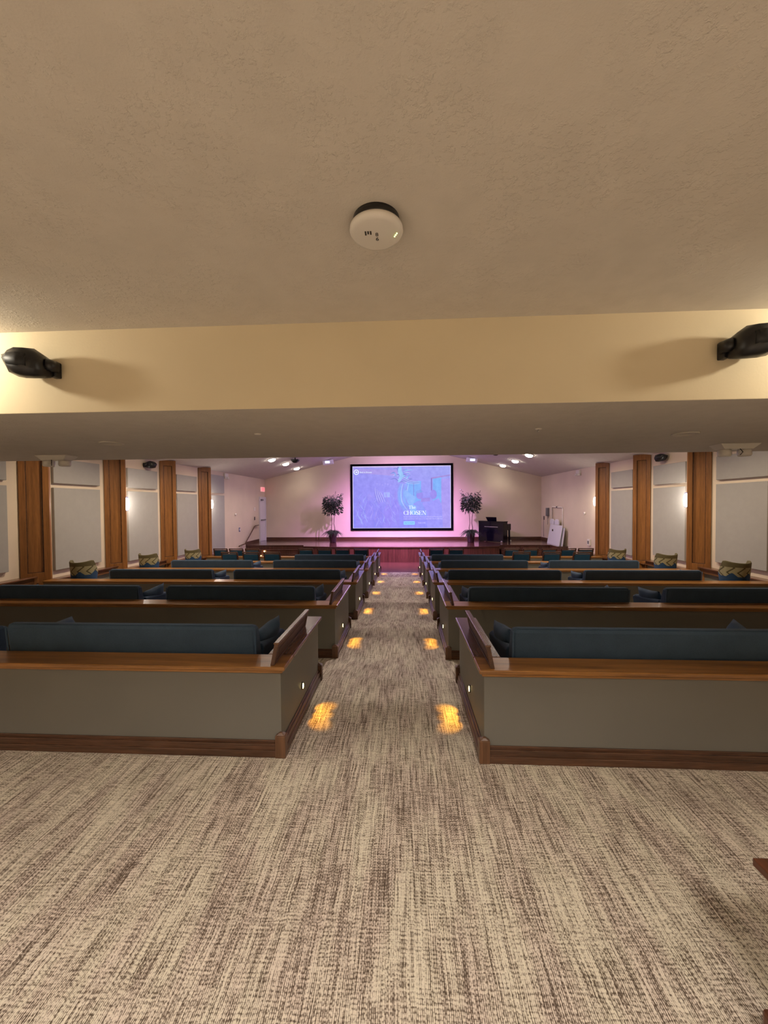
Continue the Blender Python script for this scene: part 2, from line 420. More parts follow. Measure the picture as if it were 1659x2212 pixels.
for k, x in SOFAS:
    side = 'left' if x < 0 else 'right'; pos = 'beside the aisle' if abs(x) < 3 else 'out by the side wall'
    shade = 'slate blue' if k == 0 else 'dark blue'
    lab = '%s two-seat sofa, %s, %s of the aisle, %s' % (shade, row_words[k], side, pos)
    if len(lab.split()) > 16: lab = '%s sofa, %s, %s of aisle, %s' % (shade, row_words[k], side, pos)
    loc = (x, ROW[k] + .235, FL[k])
    if sofa0 is None:
        sofa0 = make_sofa(); sofa0.location = loc; sofa0['label'] = lab
    else: dup(sofa0, loc, 0, lab)

# throw pillows standing in the sofa corners, leaning on the arms
def make_pillow():
    b = MB(); n = 12; S = .178; top = []; bot = []
    def P(i, j, sg):
        u, v = i / n * 2 - 1, j / n * 2 - 1
        e = (1 - u ** 4) * (1 - v ** 4); pinch = 1 - .10 * (1 - abs(u * v)) * max(abs(u), abs(v)) ** 3
        return (sg * .065 * max(0, e) ** .6, u * S * pinch, v * S * pinch)
    g = {}
    for sg in (-1, 1):
        for i in range(n + 1):
            for j in range(n + 1):
                k = (sg, i, j) if 0 < i < n and 0 < j < n else (0, i, j)
                if k not in g: g[k] = b.bm.verts.new(P(i, j, sg))
        K = lambda i, j: g[(sg, i, j)] if 0 < i < n and 0 < j < n else g[(0, i, j)]
        for i in range(n):
            for j in range(n):
                f = b.bm.faces.new((K(i, j), K(i + 1, j), K(i + 1, j + 1), K(i, j + 1))); f.smooth = True
    return b.build('throw_pillow', M['blue'])
pil0 = None
for k, x in SOFAS:
    side = 'left' if x < 0 else 'right'
    for e in (-1, 1):
        near = (e > 0) == (x < 0)
        o = make_pillow() if pil0 is None else pil0.copy()
        if pil0 is None: pil0 = o
        else: COL.objects.link(o)
        px = x + e * (.91 - .075); o.location = (px, ROW[k] + .235 + .32, FL[k] + .508)
        o.rotation_euler = (math.radians(6 * e + 3 * ((k * 7 + int(abs(x))) % 3 - 1)), math.radians(17 * e), math.radians(-7 * e))
        tag(o, 'blue throw pillow, %s, %s of aisle, %s sofa, %s end' % (row_words[k].split(',')[0].replace(' closest to the stage', ''), side, 'inner' if abs(x) < 3 else 'outer', 'aisle' if near else 'wall'), 'pillow', 'throw pillows in the sofa corners')

# ------------------------------------------------------------------ wooden side chairs
def make_chair():
    g = thing('side_chair', 'x', 'chair', (0, 0, 0), 0, 'wood framed blue chairs in the front rows')
    w = .215
    for x in (-1, 1):
        b = MB(); b.loft([[(x * w - .016, y, z), (x * w + .016, y, z), (x * w + .016, y + .035, z), (x * w - .016, y + .035, z)] for y, z in ((-.03, 0), (.02, .25), (.03, .45), (.0, .65), (-.045, .79))], smooth=False)
        b.build('leg', M['chair_wood'], g, .003)
        b = MB(); b.loft([[(x * w - .016, .42, z), (x * w + .016, .42, z), (x * w + .016, .455, z), (x * w - .016, .455, z)] for z in (0, .43)], smooth=False)
        b.build('leg', M['chair_wood'], g, .003)
    # curved top rail and lower rail with gap between
    def rail(z0, z1, yo):
        secs = []
        for i in range(9):
            t = i / 8 * 2 - 1; x = t * (w + .012); y = yo - .012 * (1 - t * t) * -1.6
            secs.append([(x, y, z0), (x, y + .026, z0), (x, y + .026, z1 + .006 * t * t), (x, y, z1 + .006 * t * t)])
        return secs
    b = MB(); b.loft(rail(.785, .812, -.05), smooth=False); b.build('top_rail', M['chair_wood'], g, .004)
    b = MB(); b.loft(rail(.742, .764, -.038), smooth=False); b.build('back_rail', M['chair_wood'], g, .003)
    b = MB(); b.hexa([(-w + .02, .018, .50), (w - .02, .018, .50), (w - .02, .055, .50), (-w + .02, .055, .50), (-w + .02, -.03, .742), (w - .02, -.03, .742), (w - .02, .008, .742), (-w + .02, .008, .742)])
    b.build('backrest', M['chair_blue'], g, .01, 3)
    b = MB().box(-w - .01, w + .01, .04, .46, .40, .44); b.build('seat_frame', M['chair_wood'], g, .004)
    b = MB().box(-w, w, .05, .455, .44, .49); b.build('seat', M['chair_blue'], g, .02, 3)
    return g
c0 = None
chairs = [(5, [-5.68, -5.17, -4.65], 'left', 'far left block'), (5, [-2.94, -2.34, -1.78, -1.19], 'left', 'block left of aisle'),
          (5, [1.15, 1.75], 'right', 'pair right of aisle'), (5, [3.44, 4.0, 4.56, 5.13, 5.64], 'right', 'far right block'),
          (4, [-4.57, -3.98, -3.40], 'left', 'r5'), (4, [3.2, 3.97, 4.74], 'right', 'r5')]
for k, xs, side, blk in chairs:
    for i, x in enumerate(xs):
        if k == 5: lab = 'wood-framed blue chair, row closest to the stage, %s, %s from its left' % (blk, ORD[i])
        else: lab = 'wood-framed blue chair one row behind the front, %s side, %s from left' % (side, ORD[i])
        loc = (x, ROW[k] + .42, FL[k])
        if c0 is None:
            c0 = make_chair(); c0.location = loc; c0['label'] = lab
        else: dup(c0, loc, 0, lab)

# ------------------------------------------------------------------ patterned tub chairs
def make_tub():
    g = thing('tub_chair', 'x', 'armchair', (0, 0, 0), 0, 'patterned tub chairs by the side walls')
    b = MB(); secs = []
    n = 22
    for i in range(n + 1):
        a = math.radians(-205 + 230 * i / n)
        tt = abs(i / n * 2 - 1)
        ht = .865 + .028 * min(tt, .6) ** 2 / .36 - .20 * max(0, tt - .72) / .28
        sec = []
        for z, dr in ((.12, -.075), (.4, -.052), (ht - .02, -.010), (ht, -.018), (ht, -.045), (ht - .03, -.055), (.4, -.075), (.12, -.09)):
            r = .27 + dr; sec.append((r * math.cos(a), r * math.sin(a) * .95, z))
        secs.append(sec)
    b.loft(secs); b.build('shell', M['tub'], g, .004)
    b = MB(); b.lathe([(.05, .12), (.17, .12), (.175, .2), (.18, .40), (.16, .44), (.05, .45)], 28); b.build('seat', M['chair_blue'], g)
    for x in (-1, 1):
        for y in (-1, 1):
            b = MB(); b.lathe([(.012, 0), (.02, .13)], 10, (x * .14, y * .14)); b.build('leg', M['chair_wood'], g)
    return g
t0 = None
for k, x in ((2, -5.62), (3, -5.68), (4, -5.62), (4, 5.64), (3, 5.72), (2, 5.60)):
    side = 'left' if x < 0 else 'right'
    lab = 'patterned olive and blue tub chair, %s, near the %s wall' % (row_words[k], side)
    loc = (x, ROW[k] + .47, FL[k]); rz = 0
    if t0 is None:
        t0 = make_tub(); t0.scale = (.82, .82, 1); t0.location = loc; t0.rotation_euler = (0, 0, rz); t0['label'] = lab
    else: dup(t0, loc, rz, lab)

# ------------------------------------------------------------------ pilasters
PY = [6.03, 7.85, 9.72, 11.60]
PY_R = [6.03, 7.90, 9.77, 11.68]
def pilaster(s, i, y):
    side = 'left' if s < 0 else 'right'
    g = thing('wood_pilaster', 'tall brown wood paneled pilaster on the %s wall, %s one counting from the near end' % (side, ORD[i]), 'pillar', (s * WX, y, 0), 0, 'wood pilasters along the side walls')
    top = EZ + .03; fk = [1, 2, 3, 4][i]; zb = FL[fk + 0] + .0 if y < ROW[fk + 1] else FL[fk + 1]
    A, B = Vector((0, 0)), Vector((-s * .25, .29))
    b = MB(); poly = [tuple(A), tuple(B), (-s * .235, .335), (0, .335)]
    b.prism(poly, zb, top); b.build('shaft', M['pil_wood'], g)
    # face frame
    u = (B - A); L = u.length; u /= L; nrm = Vector((-s * .29, -.25)).normalized()
    if nrm.y > 0: nrm = -nrm
    def strip(b, a0, a1, z0, z1, d0, d1):
        p = [A + u * a0 + nrm * d0, A + u * a1 + nrm * d0, A + u * a1 + nrm * d1, A + u * a0 + nrm * d1]
        b.hexa([(q.x, q.y, z0) for q in p] + [(q.x, q.y, z1) for q in p])
    b = MB(); pb = FL[fk + 0] + .60 if y < ROW[fk + 1] else FL[fk + 1] + .6
    strip(b, 0, .085, zb, top, 0, .028); strip(b, L - .085, L, zb, top, 0, .028)
    strip(b, .085, L - .085, zb, pb + .02, 0, .028); strip(b, .085, L - .085, top - .14, top, 0, .028)
    b.build('face_frame', M['pil_wood'], g, .004)
    b = MB(); z0, z1 = pb + .02, top - .14
    strip(b, .085, .097, z0, z1, 0, .019); strip(b, L - .097, L - .085, z0, z1, 0, .019); strip(b, .097, L - .097, z0, z0 + .012, 0, .019); strip(b, .097, L - .097, z1 - .012, z1, 0, .019)
    b.build('panel_moulding', M['base_wood'], g, .002)
for i in range(4): pilaster(-1, i, PY[i]); pilaster(1, i, PY_R[i])

# acoustic panels
bays = [(4.75, 5.80, .42 - .0, 0), (6.62, 7.68, .44, 1), (8.49, 9.55, .33, 2), (10.39, 11.43, .19, 3), (12.25, 13.22, .05, 4)]
for s in (-1, 1):
    side = 'left' if s < 0 else 'right'
    for y0, y1, zb, i in bays:
        if s > 0: y0 += .05; y1 += .05
        if s > 0 and i == 4: continue
        if i == 0: zb = .56
        zt = 2.47 if i < 4 else 2.62
        for nm, a, c in (('lower', zb, 1.94), ('upper', 2.02, zt)):
            o = thing('acoustic_panel', '%s grey fabric acoustic panel on %s wall, %s bay from near end' % ('tall lower' if nm == 'lower' else 'short upper', side, ORD[i]), 'wall panel', (s * WX, (y0 + y1) / 2, a), 0, 'grey acoustic wall panels')
            h = (y1 - y0) / 2
            box('fabric_face', -s * .003, -s * .055, -h, h, 0, c - a, M['panel'], o, .008)

# ------------------------------------------------------------------ lights, only some with fixtures
def lamp(kind, name, loc, energy, color, size=.05, target=None, **kw):
    ld = bpy.data.lights.new(name, kind); ld.energy = energy; ld.color = color
    if kind == 'AREA': ld.shape = 'DISK'; ld.size = size
    else: ld.shadow_soft_size = size
    for k, v in kw.items(): setattr(ld, k, v)
    o = bpy.data.objects.new(name, ld); COL.objects.link(o); o.location = loc
    if target is not None:
        o.rotation_euler = (Vector(target) - Vector(loc)).to_track_quat('-Z', 'Y').to_euler()
    return o
WARM = (1, .89, .70); NEUT = (1, .86, .70)
for s in (-1, 1):
    lamp('SPOT', 'lobby_lamp', (s * 2.85, 1.95, 2.62), 40, WARM, .045, (s * 2.25, 2.37, 2.44), spot_size=math.radians(112), spot_blend=.6)
    for y in (-2.6, -.35):
        lamp('SPOT', 'lobby_can', (s * (1.7 if y < -1 else .85), y, 2.69), 560 if y < -1 else 300, (1, .91, .82), .28, (s * (1.7 if y < -1 else .85), y + .01, 0), spot_size=math.radians(120), spot_blend=.4)
        lamp('SPOT', 'lobby_can', (s * 4.2, y - .4, 2.69), 370, (1, .91, .82), .28, (s * 4.2, y - .39, 0), spot_size=math.radians(120), spot_blend=.4)
downs = [(-4.434, 13.2), (-4.40, 14.67), (-4.46, 16.4), (4.325, 13.08), (4.357, 14.79), (4.33, 16.5)]
def make_down():
    g = thing('recessed_downlight', 'x', 'ceiling light', (0, 0, 0), 0, 'recessed ceiling lights over the stage')
    b = MB(); b.lathe([(.10, .0), (.155, .0), (.155, -.012), (.125, -.016)], 28, close=False); b.build('trim_ring', M['white'], g)
    b = MB(); b.lathe([(.001, -.004), (.125, -.004), (.122, -.035), (.095, -.065), (.05, -.080), (.001, -.084)], 28); b.build('lens', M['lamp_warm'], g)
    return g
d0 = None; dn = 0
for x, y in downs:
    side = 'left' if x < 0 else 'right'
    lab = 'glowing round recessed ceiling light on the %s slope, %s from the stage wall' % (side, {0: 'farthest', 1: 'middle one', 2: 'nearest'}[dn % 3]); dn += 1
    loc = (x, y, gz(x) - .002)
    if d0 is None: d0 = make_down(); d0.location = loc; d0['label'] = lab
    else: d0_ = dup(d0, loc, 0, lab)
    o = [q for q in bpy.data.objects if q.name.startswith('recessed_downlight')][-1]
for o in [q for q in bpy.data.objects if q.name.startswith('recessed_downlight')]:
    o.rotation_euler = (0, -math.atan(SL) if o.location.x < 0 else math.atan(SL), 0)
for x, y in downs:
    lamp('SPOT', 'down_spot', (x, y, gz(x) - .05), 130 if y > 16 else 330, NEUT, .07, (x, y + .01, 0), spot_size=math.radians(140), spot_blend=.7)
for s in (-1, 1):
    for y in (6.6, 8.8, 11.0):
        lamp('SPOT', 'hall_spot', (s * 4.4, y, gz(4.4) - .05), 200, (1, .82, .60), .09, (s * 5.0, y, 0), spot_size=math.radians(140), spot_blend=.8)
for s in (-1, 1):
    for y in (7.0, 9.2, 11.4):
        lamp('SPOT', 'hall_down', (s * 2.8, y, gz(2.8) - .05), 50, (1, .87, .72), .09, (s * 2.4, y - 1.0, 0), spot_size=math.radians(130), spot_blend=.7)
for y, ty, p in ((6.3, 3.7, 330), (7.4, 6.0, 210), (9.2, 8.2, 210), (11.2, 10.4, 210)):
    lamp('SPOT', 'ridge_spot', (0, y, 4.05), p, (1, .87, .80), .08, (0, ty, -.2), spot_size=math.radians(33 if y < 7 else 30), spot_blend=.75)
# stage wash and the other violet lights around the stage
lamp('SPOT', 'stage_wash', (-.1, 12.9, 3.3), 2500, (.84, .36, 1), .05, (0, 17.3, -.7), spot_size=math.radians(104), spot_blend=1.0)
for s in (-1, 1): lamp('SPOT', 'stage_violet', (s * 3.05, 16.2, 3.28), 420, (.80, .50, 1), .06, (0, 15.6, 0), spot_size=math.radians(100), spot_blend=.9)
lamp('POINT', 'violet_fill', (-.1, 13.4, 2.75), 70, (.72, .47, 1), .05)  # unseen fill, added to tint the ceiling and walls violet
lamp('SPOT', 'ceiling_fill', (-.1, 13.6, 2.9), 420, (.84, .62, 1), .08, (-.1, 14.0, 4.5), spot_size=math.radians(165), spot_blend=.6)  # added upward fill without a fixture, stands in for bounce from the stage
lamp('SPOT', 'violet_stage_spot', (.25, 11.5, 3.4), 500, (.62, .42, 1), .05, (0, 14.6, .0), spot_size=math.radians(80), spot_blend=.9)  # violet spot aimed at the front of the stage

# wall sconces
for s, yy in ((-1, (PY[1] + .335, PY[3] + .335)), (1, (PY_R[1] + .335, PY_R[3] + .335))):
    for j, y in enumerate(yy):
        side = 'left' if s < 0 else 'right'
        g = thing('wall_sconce', 'glowing white half-cylinder sconce on the %s wall, %s' % (side, ('nearer one', 'farther one')[j]), 'wall lamp', (s * 5.955, y, 1.5), 0, 'sconces on the pilasters')
        b = MB(); b.lathe([(.006, .0), (.034, .015), (.046, .07), (.050, .14), (.046, .21), (.034, .265), (.006, .28)], 20); b.build('shade', M['sconce'], g)
        b = MB(); b.box(min(0, s * .012), max(0, s * .012), -.05, .05, -.01, .30); b.build('backplate', M['steel'], g)
        lamp('POINT', 'sconce_glow', (s * 5.88, y + .17, 1.65), 13, (1, .90, .80), .04)

# ------------------------------------------------------------------ stage
SP = [(-6.195, 15.10), (-3.86, 15.12), (-3.74, 14.68), (-2.6, 14.50), (0, 14.43), (2.6, 14.50), (3.74, 14.68), (3.86, 15.12), (5.78, 15.12), (5.80, 14.50), (6.195, 14.50)]
g = thing('stage', 'raised dark wood stage with curved front below the screen', 'stage', (0, 16, LOW))
def off(d): return [(x, y + d) for x, y in SP]
b = MB(); b.prism([(x, y - 16 + .03) for x, y in SP] + [(6.195, YB - 16.025), (-6.195, YB - 16.025)], 0, -LOW + SZ - .04); b.build('stage_front', M['stage_face'], g)
b = MB(); b.prism([(x, y - 16) for x, y in SP] + [(6.195, YB - 16.025), (-6.195, YB - 16.025)], -LOW + SZ - .04, -LOW + SZ); b.build('stage_top', M['stage_floor'], g, .006)
struct(box('baseboard_stage', -WX, WX, YB - .02, YB, SZ, SZ + .13, M['base_wood'], None, .004))
struct(box('baseboard_left', -WX, -WX + .02, 15.1, 16.50, SZ, SZ + .13, M['base_wood_y'], None, .004))
struct(box('baseboard_right', WX - .02, WX, 15.1, YB - .02, SZ, SZ + .13, M['base_wood_y'], None, .004))
for s in (-1, 1):
    side = 'left' if s < 0 else 'right'
    g = thing('stage_steps', 'three dark wood steps up to the %s end of the stage' % side, 'steps', (s * 4.85, 14.2, LOW), 0, 'stage steps')
    for i in range(3):
        z1 = .15 * (i + 1) - .005
        ox = .0
        b = MB().box(-1.0, .85 if s < 0 else .90, .28 * i - .03 + .10, .895, z1 - .147, z1 - .03); b.build('riser', M['stage_face'], g)
        b = MB().box(-1.0, .85 if s < 0 else .90, .28 * i + .04, .895, z1 - .03, z1); b.build('tread', M['stage_floor'], g, .006)
        xl = -.55 if s < 0 else .55
        b = MB(); b.lathe([(.001, 0), (.028, 0), (.024, .012), (.001, .014)], 16); o = b.build('step_light', M['lamp_step'], g); o.location = (xl + .03 * i, .28 * i + .068, z1 - .075); o.rotation_euler = (PI / 2, 0, 0)
        lamp('POINT', 'stair_glow', (s * 4.85 + xl + .03 * i, 14.2 + .28 * i - .0, LOW + z1 - .06), .5, (1, .7, .3), .02)

# projection screen with the paused title page of a film
SX0, SX1, Z0, Z1 = -2.245, 2.335, .42, 3.40
g = thing('projection_screen', 'large projection screen in black frame showing a violet film title page', 'screen', (0, YB, 0))
b = MB(); t = .10
b.box(SX0, SX1, -.07, 0, Z0, Z0 + t).box(SX0, SX1, -.07, 0, Z1 - t, Z1).box(SX0, SX0 + t, -.07, 0, Z0 + t, Z1 - t).box(SX1 - t, SX1, -.07, 0, Z0 + t, Z1 - t)
b.build('frame', M['frame_black'], g, .006)
def screen_mat():
    m, nt, b = new_mat('screen_image')
    a = N(nt, 'ShaderNodeVertexColor'); a.layer_name = 'Col'
    n = noise(nt, coords(nt, (1, 1, 1)), 5, 4, .6); r = ramp(nt, n, [(.3, (.86, .86, .93)), (.7, (1.08, 1.08, 1.04))])
    mx = N(nt, 'ShaderNodeMix', data_type='RGBA', blend_type='MULTIPLY'); mx.inputs['Factor'].default_value = 1
    nt.links.new(a.outputs['Color'], mx.inputs[6]); nt.links.new(r, mx.inputs[7])
    nt.links.new(mx.outputs[2], b.inputs['Emission Color']); b.inputs['Emission Strength'].default_value = SCREEN_E
    b.inputs['Base Color'].default_value = (.02, .02, .02, 1); b.inputs['Roughness'].default_value = 1; b.inputs['Specular IOR Level'].default_value = 0
    return m
SCREEN_E = .95
M['screen'] = screen_mat()
ix0, ix1, iz0, iz1 = SX0 + t, SX1 - t, Z0 + t, Z1 - t
def scr(u, v): return ix0 + (ix1 - ix0) * u, iz1 - (iz1 - iz0) * v      # u right, v down, 0..1
me = bpy.data.meshes.new('picture'); V = []; Fc = []; Cc = []; lay = [0]
def shape(pts, col, cols=None):
    y = -.022 - lay[0] * .0004; lay[0] += 1
    i0 = len(V)
    for u, v in pts: x, z = scr(u, v); V.append((x, y, z))
    Fc.append(list(range(i0, i0 + len(pts)))); Cc.append(cols if cols else [col] * len(pts))
BG = (.36, .34, .95)
shape([(0, 0), (1, 0), (1, 1), (0, 1)], BG, [(.34, .33, .93), (.40, .42, .96), (.29, .31, 1.0), (.27, .27, .97)])
def blob(cx, cy, rx, ry, col, n=20, a0=0):
    shape([(cx + rx * math.cos(2 * PI * i / n), cy + ry * math.sin(2 * PI * i / n)) for i in range(n)], col)
def streak(pts, w, col):
    q = [pts[0]] + list(pts) + [pts[-1]]; out = []
    for i in range(1, len(q) - 2):
        for t_ in (0, .25, .5, .75):
            out.append(tuple(.5 * (2 * q[i][c] + (q[i + 1][c] - q[i - 1][c]) * t_ + (2 * q[i - 1][c] - 5 * q[i][c] + 4 * q[i + 1][c] - q[i + 2][c]) * t_ ** 2 + (-q[i - 1][c] + 3 * q[i][c] - 3 * q[i + 1][c] + q[i + 2][c]) * t_ ** 3) for c in (0, 1)))
    pts = out + [pts[-1]]
    L = []; R = []
    for i, (u, v) in enumerate(pts):
        a = pts[max(i - 1, 0)]; c = pts[min(i + 1, len(pts) - 1)]
        dx, dy = c[0] - a[0], c[1] - a[1]; q = math.hypot(dx, dy) or 1
        ww = w * (.3 + .7 * math.sin(PI * (i + .5) / len(pts)))
        L.append((u - dy / q * ww, v + dx / q * ww)); R.append((u + dy / q * ww, v - dx / q * ww))
    shape(L + R[::-1], col)
CY = (.21, .47, 1.0); LV = (.38, .38, 1.0); DV = (.25, .25, .90); PK = (.36, .31, .93)
# interior: beams, wall panel, bright cyan doorways
shape([(.0, .03), (.46, .06), (.46, .16), (.0, .10)], (.42, .35, .86)); shape([(.0, .0), (.46, .0), (.46, .03), (.0, .02)], (.52, .44, .93))
shape([(.82, .20), (.905, .185), (.905, .60), (.82, .60)], (.22, .48, 1.0)); shape([(.80, .19), (1, .14), (1, .16), (.80, .215)], (.40, .30, .75))
shape([(.905, .22), (1, .20), (1, 1), (.905, 1)], (.42, .36, .93)); shape([(.80, .20), (.812, .20), (.812, .40), (.80, .40)], (.24, .20, .62))
shape([(.55, .26), (.70, .24), (.70, .60), (.58, .60)], CY); shape([(.62, .27), (.628, .27), (.628, .5), (.62, .5)], (.20, .28, .80))
shape([(.32, .42), (.38, .42), (.38, .5), (.32, .5)], (.38, .48, 1.0))
# hanging dried herbs and drapes in the middle
rnd = random.Random(3)
for i in range(34):
    a = rnd.uniform(-2.9, -.2); r0 = rnd.uniform(0, .05); r1 = rnd.uniform(.06, .13)
    cx, cy = .49 + rnd.uniform(-.04, .06), .17 + rnd.uniform(-.09, .10)
    streak([(cx + r0 * math.cos(a), cy + r0 * math.sin(a)), (cx + r1 * .6 * math.cos(a + .2), cy + r1 * .7 * math.sin(a + .2)), (cx + r1 * math.cos(a), cy + r1 * math.sin(a) + .03)], .0055, rnd.choice([(.34, .66, 1), (.22, .42, .92), (.50, .60, 1), (.20, .26, .72)]))
streak([(.49, .0), (.485, .08), (.50, .16), (.47, .26)], .022, (.34, .62, 1.0))
for i in range(10):
    u = .46 + i * .012; streak([(u + .02, .28), (u, .42), (u + .01, .58), (u + .05 + i * .006, .72)], .006, rnd.choice([(.24, .44, 1), (.38, .60, 1), (.28, .36, .95)]))
for i in range(5):
    streak([(.51, .16 + i * .02), (.57, .22 + i * .014), (.63, .25 + i * .01), (.69, .25 + i * .008)], .004, (.24, .28, .82) if i % 2 else (.46, .62, 1))
# people at the table on the right, drawn as soft silhouettes
shape([(.62, .62), (.65, .50), (.60, .46), (.54, .38), (.52, .44), (.57, .60), (.60, .78), (.72, .80), (.70, .66)], (.27, .50, 1.0))
blob(.685, .475, .034, .060, (.31, .29, .88)); shape([(.64, .45), (.655, .40), (.69, .385), (.72, .41), (.70, .43), (.66, .44)], (.23, .38, .90))
shape([(.64, .58), (.70, .55), (.76, .63), (.79, .72), (.77, .80), (.66, .80)], (.28, .36, .98))
blob(.825, .46, .034, .075, (.32, .28, .88)); shape([(.71, .60), (.74, .57), (.79, .64), (.82, .56), (.88, .52), (.91, .64), (.92, 1), (.76, 1), (.76, .76)], (.34, .34, .99))
shape([(.70, .52), (.79, .51), (.79, .57), (.70, .58)], (.34, .28, .82))
# figures and cloth on the left
for cx, cy, w, h in ((.07, .80, .045, .20), (.17, .75, .05, .26), (.27, .78, .04, .24), (.36, .80, .05, .22), (.44, .74, .04, .28)):
    shape([(cx - w, cy + h), (cx - w * .9, cy - h * .35), (cx - w * .35, cy - h * .75), (cx + w * .35, cy - h * .75), (cx + w * .9, cy - h * .3), (cx + w, cy + h)], (.29 + rnd.uniform(-.02, .03), .28, .95)); blob(cx, cy - h * .95, w * .42, h * .24, (.33, .31, .93))
for i in range(80):
    u = rnd.uniform(.03, .45); v = rnd.uniform(.40, .85); l = rnd.uniform(.06, .2); d = rnd.uniform(-.03, .04)
    w_ = rnd.uniform(-.008, .008); streak([(u + d * q_ * 1.6 + w_ * math.sin(q_ * 7), min(.975, v + l * q_)) for q_ in (0, .15, .3, .45, .6, .75, .9, 1)], rnd.uniform(.0012, .0045), rnd.choice([LV, DV, (.38, .44, 1), PK]))
for i in range(6): blob(.25 + .028 * i, .28 + .012 * (i % 3), .009, .018, (.37, .36, .97))
for i in range(8): streak([(.22 + i * .009, .34 + .01 * i), (.23 + i * .01, .46), (.25 + i * .012, .58)], .0035, (.50, .50, 1) if i % 2 else (.27, .26, .85))
shape([(.0, .995), (0, 1), (1, 1), (1, .995)], (.8, .75, 1)); shape([(.0, .0), (0, 1), (.006, 1), (.006, 0)], (.75, .68, 1)); shape([(.994, .0), (.994, 1), (1, 1), (1, 0)], (.75, .68, 1)); shape([(.0, .0), (1, 0), (1, .012), (0, .012)], (.75, .66, 1))
me.from_pydata(V, [], Fc); ca = me.color_attributes.new('Col', 'FLOAT_COLOR', 'CORNER'); li = 0
for p, cs in zip(me.polygons, Cc):
    for j in range(p.loop_total): ca.data[p.loop_start + j].color = (*cs[j], 1)
me.materials.append(M['screen']); o = bpy.data.objects.new('picture', me); COL.objects.link(o); o.parent = g
b = MB(); b.box(ix0, ix1, -.021, 0, iz0, iz1); b.build('screen_cloth', M['frame_black'], g)
M['txt'] = plain('screen_text', (0, 0, 0), .9, 0, (.78, .90, 1), 1.15); M['txt_cy'] = plain('screen_button', (0, 0, 0), .9, 0, (.26, .62, 1), 1.05)
M['txt_dk'] = plain('screen_dark', (0, 0, 0), .9, 0, (.10, .16, .6), .8); M['txt_lv'] = plain('screen_soft_text', (0, 0, 0), .9, 0, (.62, .60, 1), 1.05)
YT = -.050
# serif capitals, drawn as thick and thin strokes
def serif(word, x, z, h, m, name, parent):
    b = MB(); KX = 1.13
    def q(pts): b.prism([(x + a * h * KX, z + c * h) for a, c in pts], YT, YT + .004, 'y')
    def rect(a0, a1, c0, c1): q([(a0, c0), (a1, c0), (a1, c1), (a0, c1)])
    def ring(cx, rx, open_=False):
        n = 28
        for i in range(n):
            a, c = 2 * PI * i / n, 2 * PI * (i + 1) / n
            if open_ and (a < .62 or a > 2 * PI - .72): continue
            P = []
            for t_, k in ((a, 1), (c, 1), (c, 0), (a, 0)):
                th = 1 if k else 1 - (.10 + .30 * abs(math.cos(t_)) ** 2)
                tz = 1 if k else 1 - .07
                P.append((cx + rx * (1 if k else 1 - (.12 + .26 * abs(math.cos(t_)))) * math.cos(t_), .5 + .5 * tz * math.sin(t_)))
            q(P)
    T = .15
    for ch in word:
        if ch == 'C': ring(.42, .40, True); rect(.68, .73, .66, .98); rect(.68, .73, .05, .25); w = .80
        elif ch == 'O': ring(.44, .44); w = .92
        elif ch == 'H':
            rect(.08, .08 + T, 0, 1); rect(.62, .62 + T, 0, 1); rect(.2, .64, .47, .52)
            for c0 in (0, .96): rect(0, .31, c0, c0 + .04); rect(.54, .85, c0, c0 + .04)
            w = .90
        elif ch == 'S':
            pts = [(.60, .80), (.52, .93), (.34, .985), (.16, .90), (.12, .74), (.24, .60), (.44, .48), (.56, .34), (.54, .14), (.36, .02), (.16, .06), (.04, .22)]
            wd = [.02, .03, .035, .05, .075, .095, .10, .095, .07, .04, .03, .02]
            for i in range(len(pts) - 1):
                (a0, c0), (a1, c1) = pts[i], pts[i + 1]; w0, w1 = wd[i], wd[i + 1]
                dx, dz = a1 - a0, c1 - c0; l = math.hypot(dx, dz); nx, nz = -dz / l, dx / l
                q([(a0 + nx * w0, c0 + nz * w0), (a1 + nx * w1, c1 + nz * w1), (a1 - nx * w1, c1 - nz * w1), (a0 - nx * w0, c0 - nz * w0)])
            rect(.60, .64, .68, .98); rect(0, .04, .02, .34); w = .68
        elif ch == 'E':
            rect(.08, .08 + T, 0, 1); rect(0, .62, 0, .05); rect(0, .60, .95, 1); rect(.2, .46, .48, .53); rect(.60, .65, 0, .26); rect(.57, .62, .74, 1); rect(.44, .48, .38, .63); w = .74
        elif ch == 'T': rect(.30, .30 + T, 0, 1); rect(0, .75, .95, 1); rect(0, .04, .72, 1); rect(.71, .75, .72, 1); rect(.2, .55, 0, .04); w = .80
        elif ch == 'h':
            rect(.06, .06 + .11, 0, 1.05); rect(.36, .36 + .11, 0, .48); rect(0, .23, 0, .04); rect(.30, .53, 0, .04); rect(0, .1, 1.01, 1.05)
            q([(.16, .48), (.20, .60), (.30, .66), (.40, .63), (.47, .52), (.47, .44), (.36, .44), (.34, .55), (.27, .59), (.20, .52)]); w = .58
        elif ch == 'e':
            q([(.0, .33), (.03, .17), (.12, .04), (.26, 0), (.40, .06), (.46, .16), (.43, .18), (.36, .09), (.25, .06), (.15, .14), (.12, .33)])
            q([(.0, .33), (.12, .33), (.14, .50), (.23, .61), (.32, .52), (.34, .37), (.12, .37), (.12, .33), (.46, .33), (.43, .52), (.34, .63), (.23, .66), (.10, .60), (.02, .48)]); w = .50
        elif ch == 'N':
            rect(.10, .14, 0, 1); rect(.72, .76, 0, 1); q([(.06, 1), (.24, 1), (.76, 0), (.64, 0)]); rect(0, .25, 0, .04); rect(0, .14, .96, 1); rect(.60, .88, .96, 1); w = .92
        x += w * h * KX * .985
    return b.build(name, m, parent)
tx, tz = scr(.520, .787); serif('CHOSEN', tx, tz, .185, M['txt'], 'title_lettering', g)
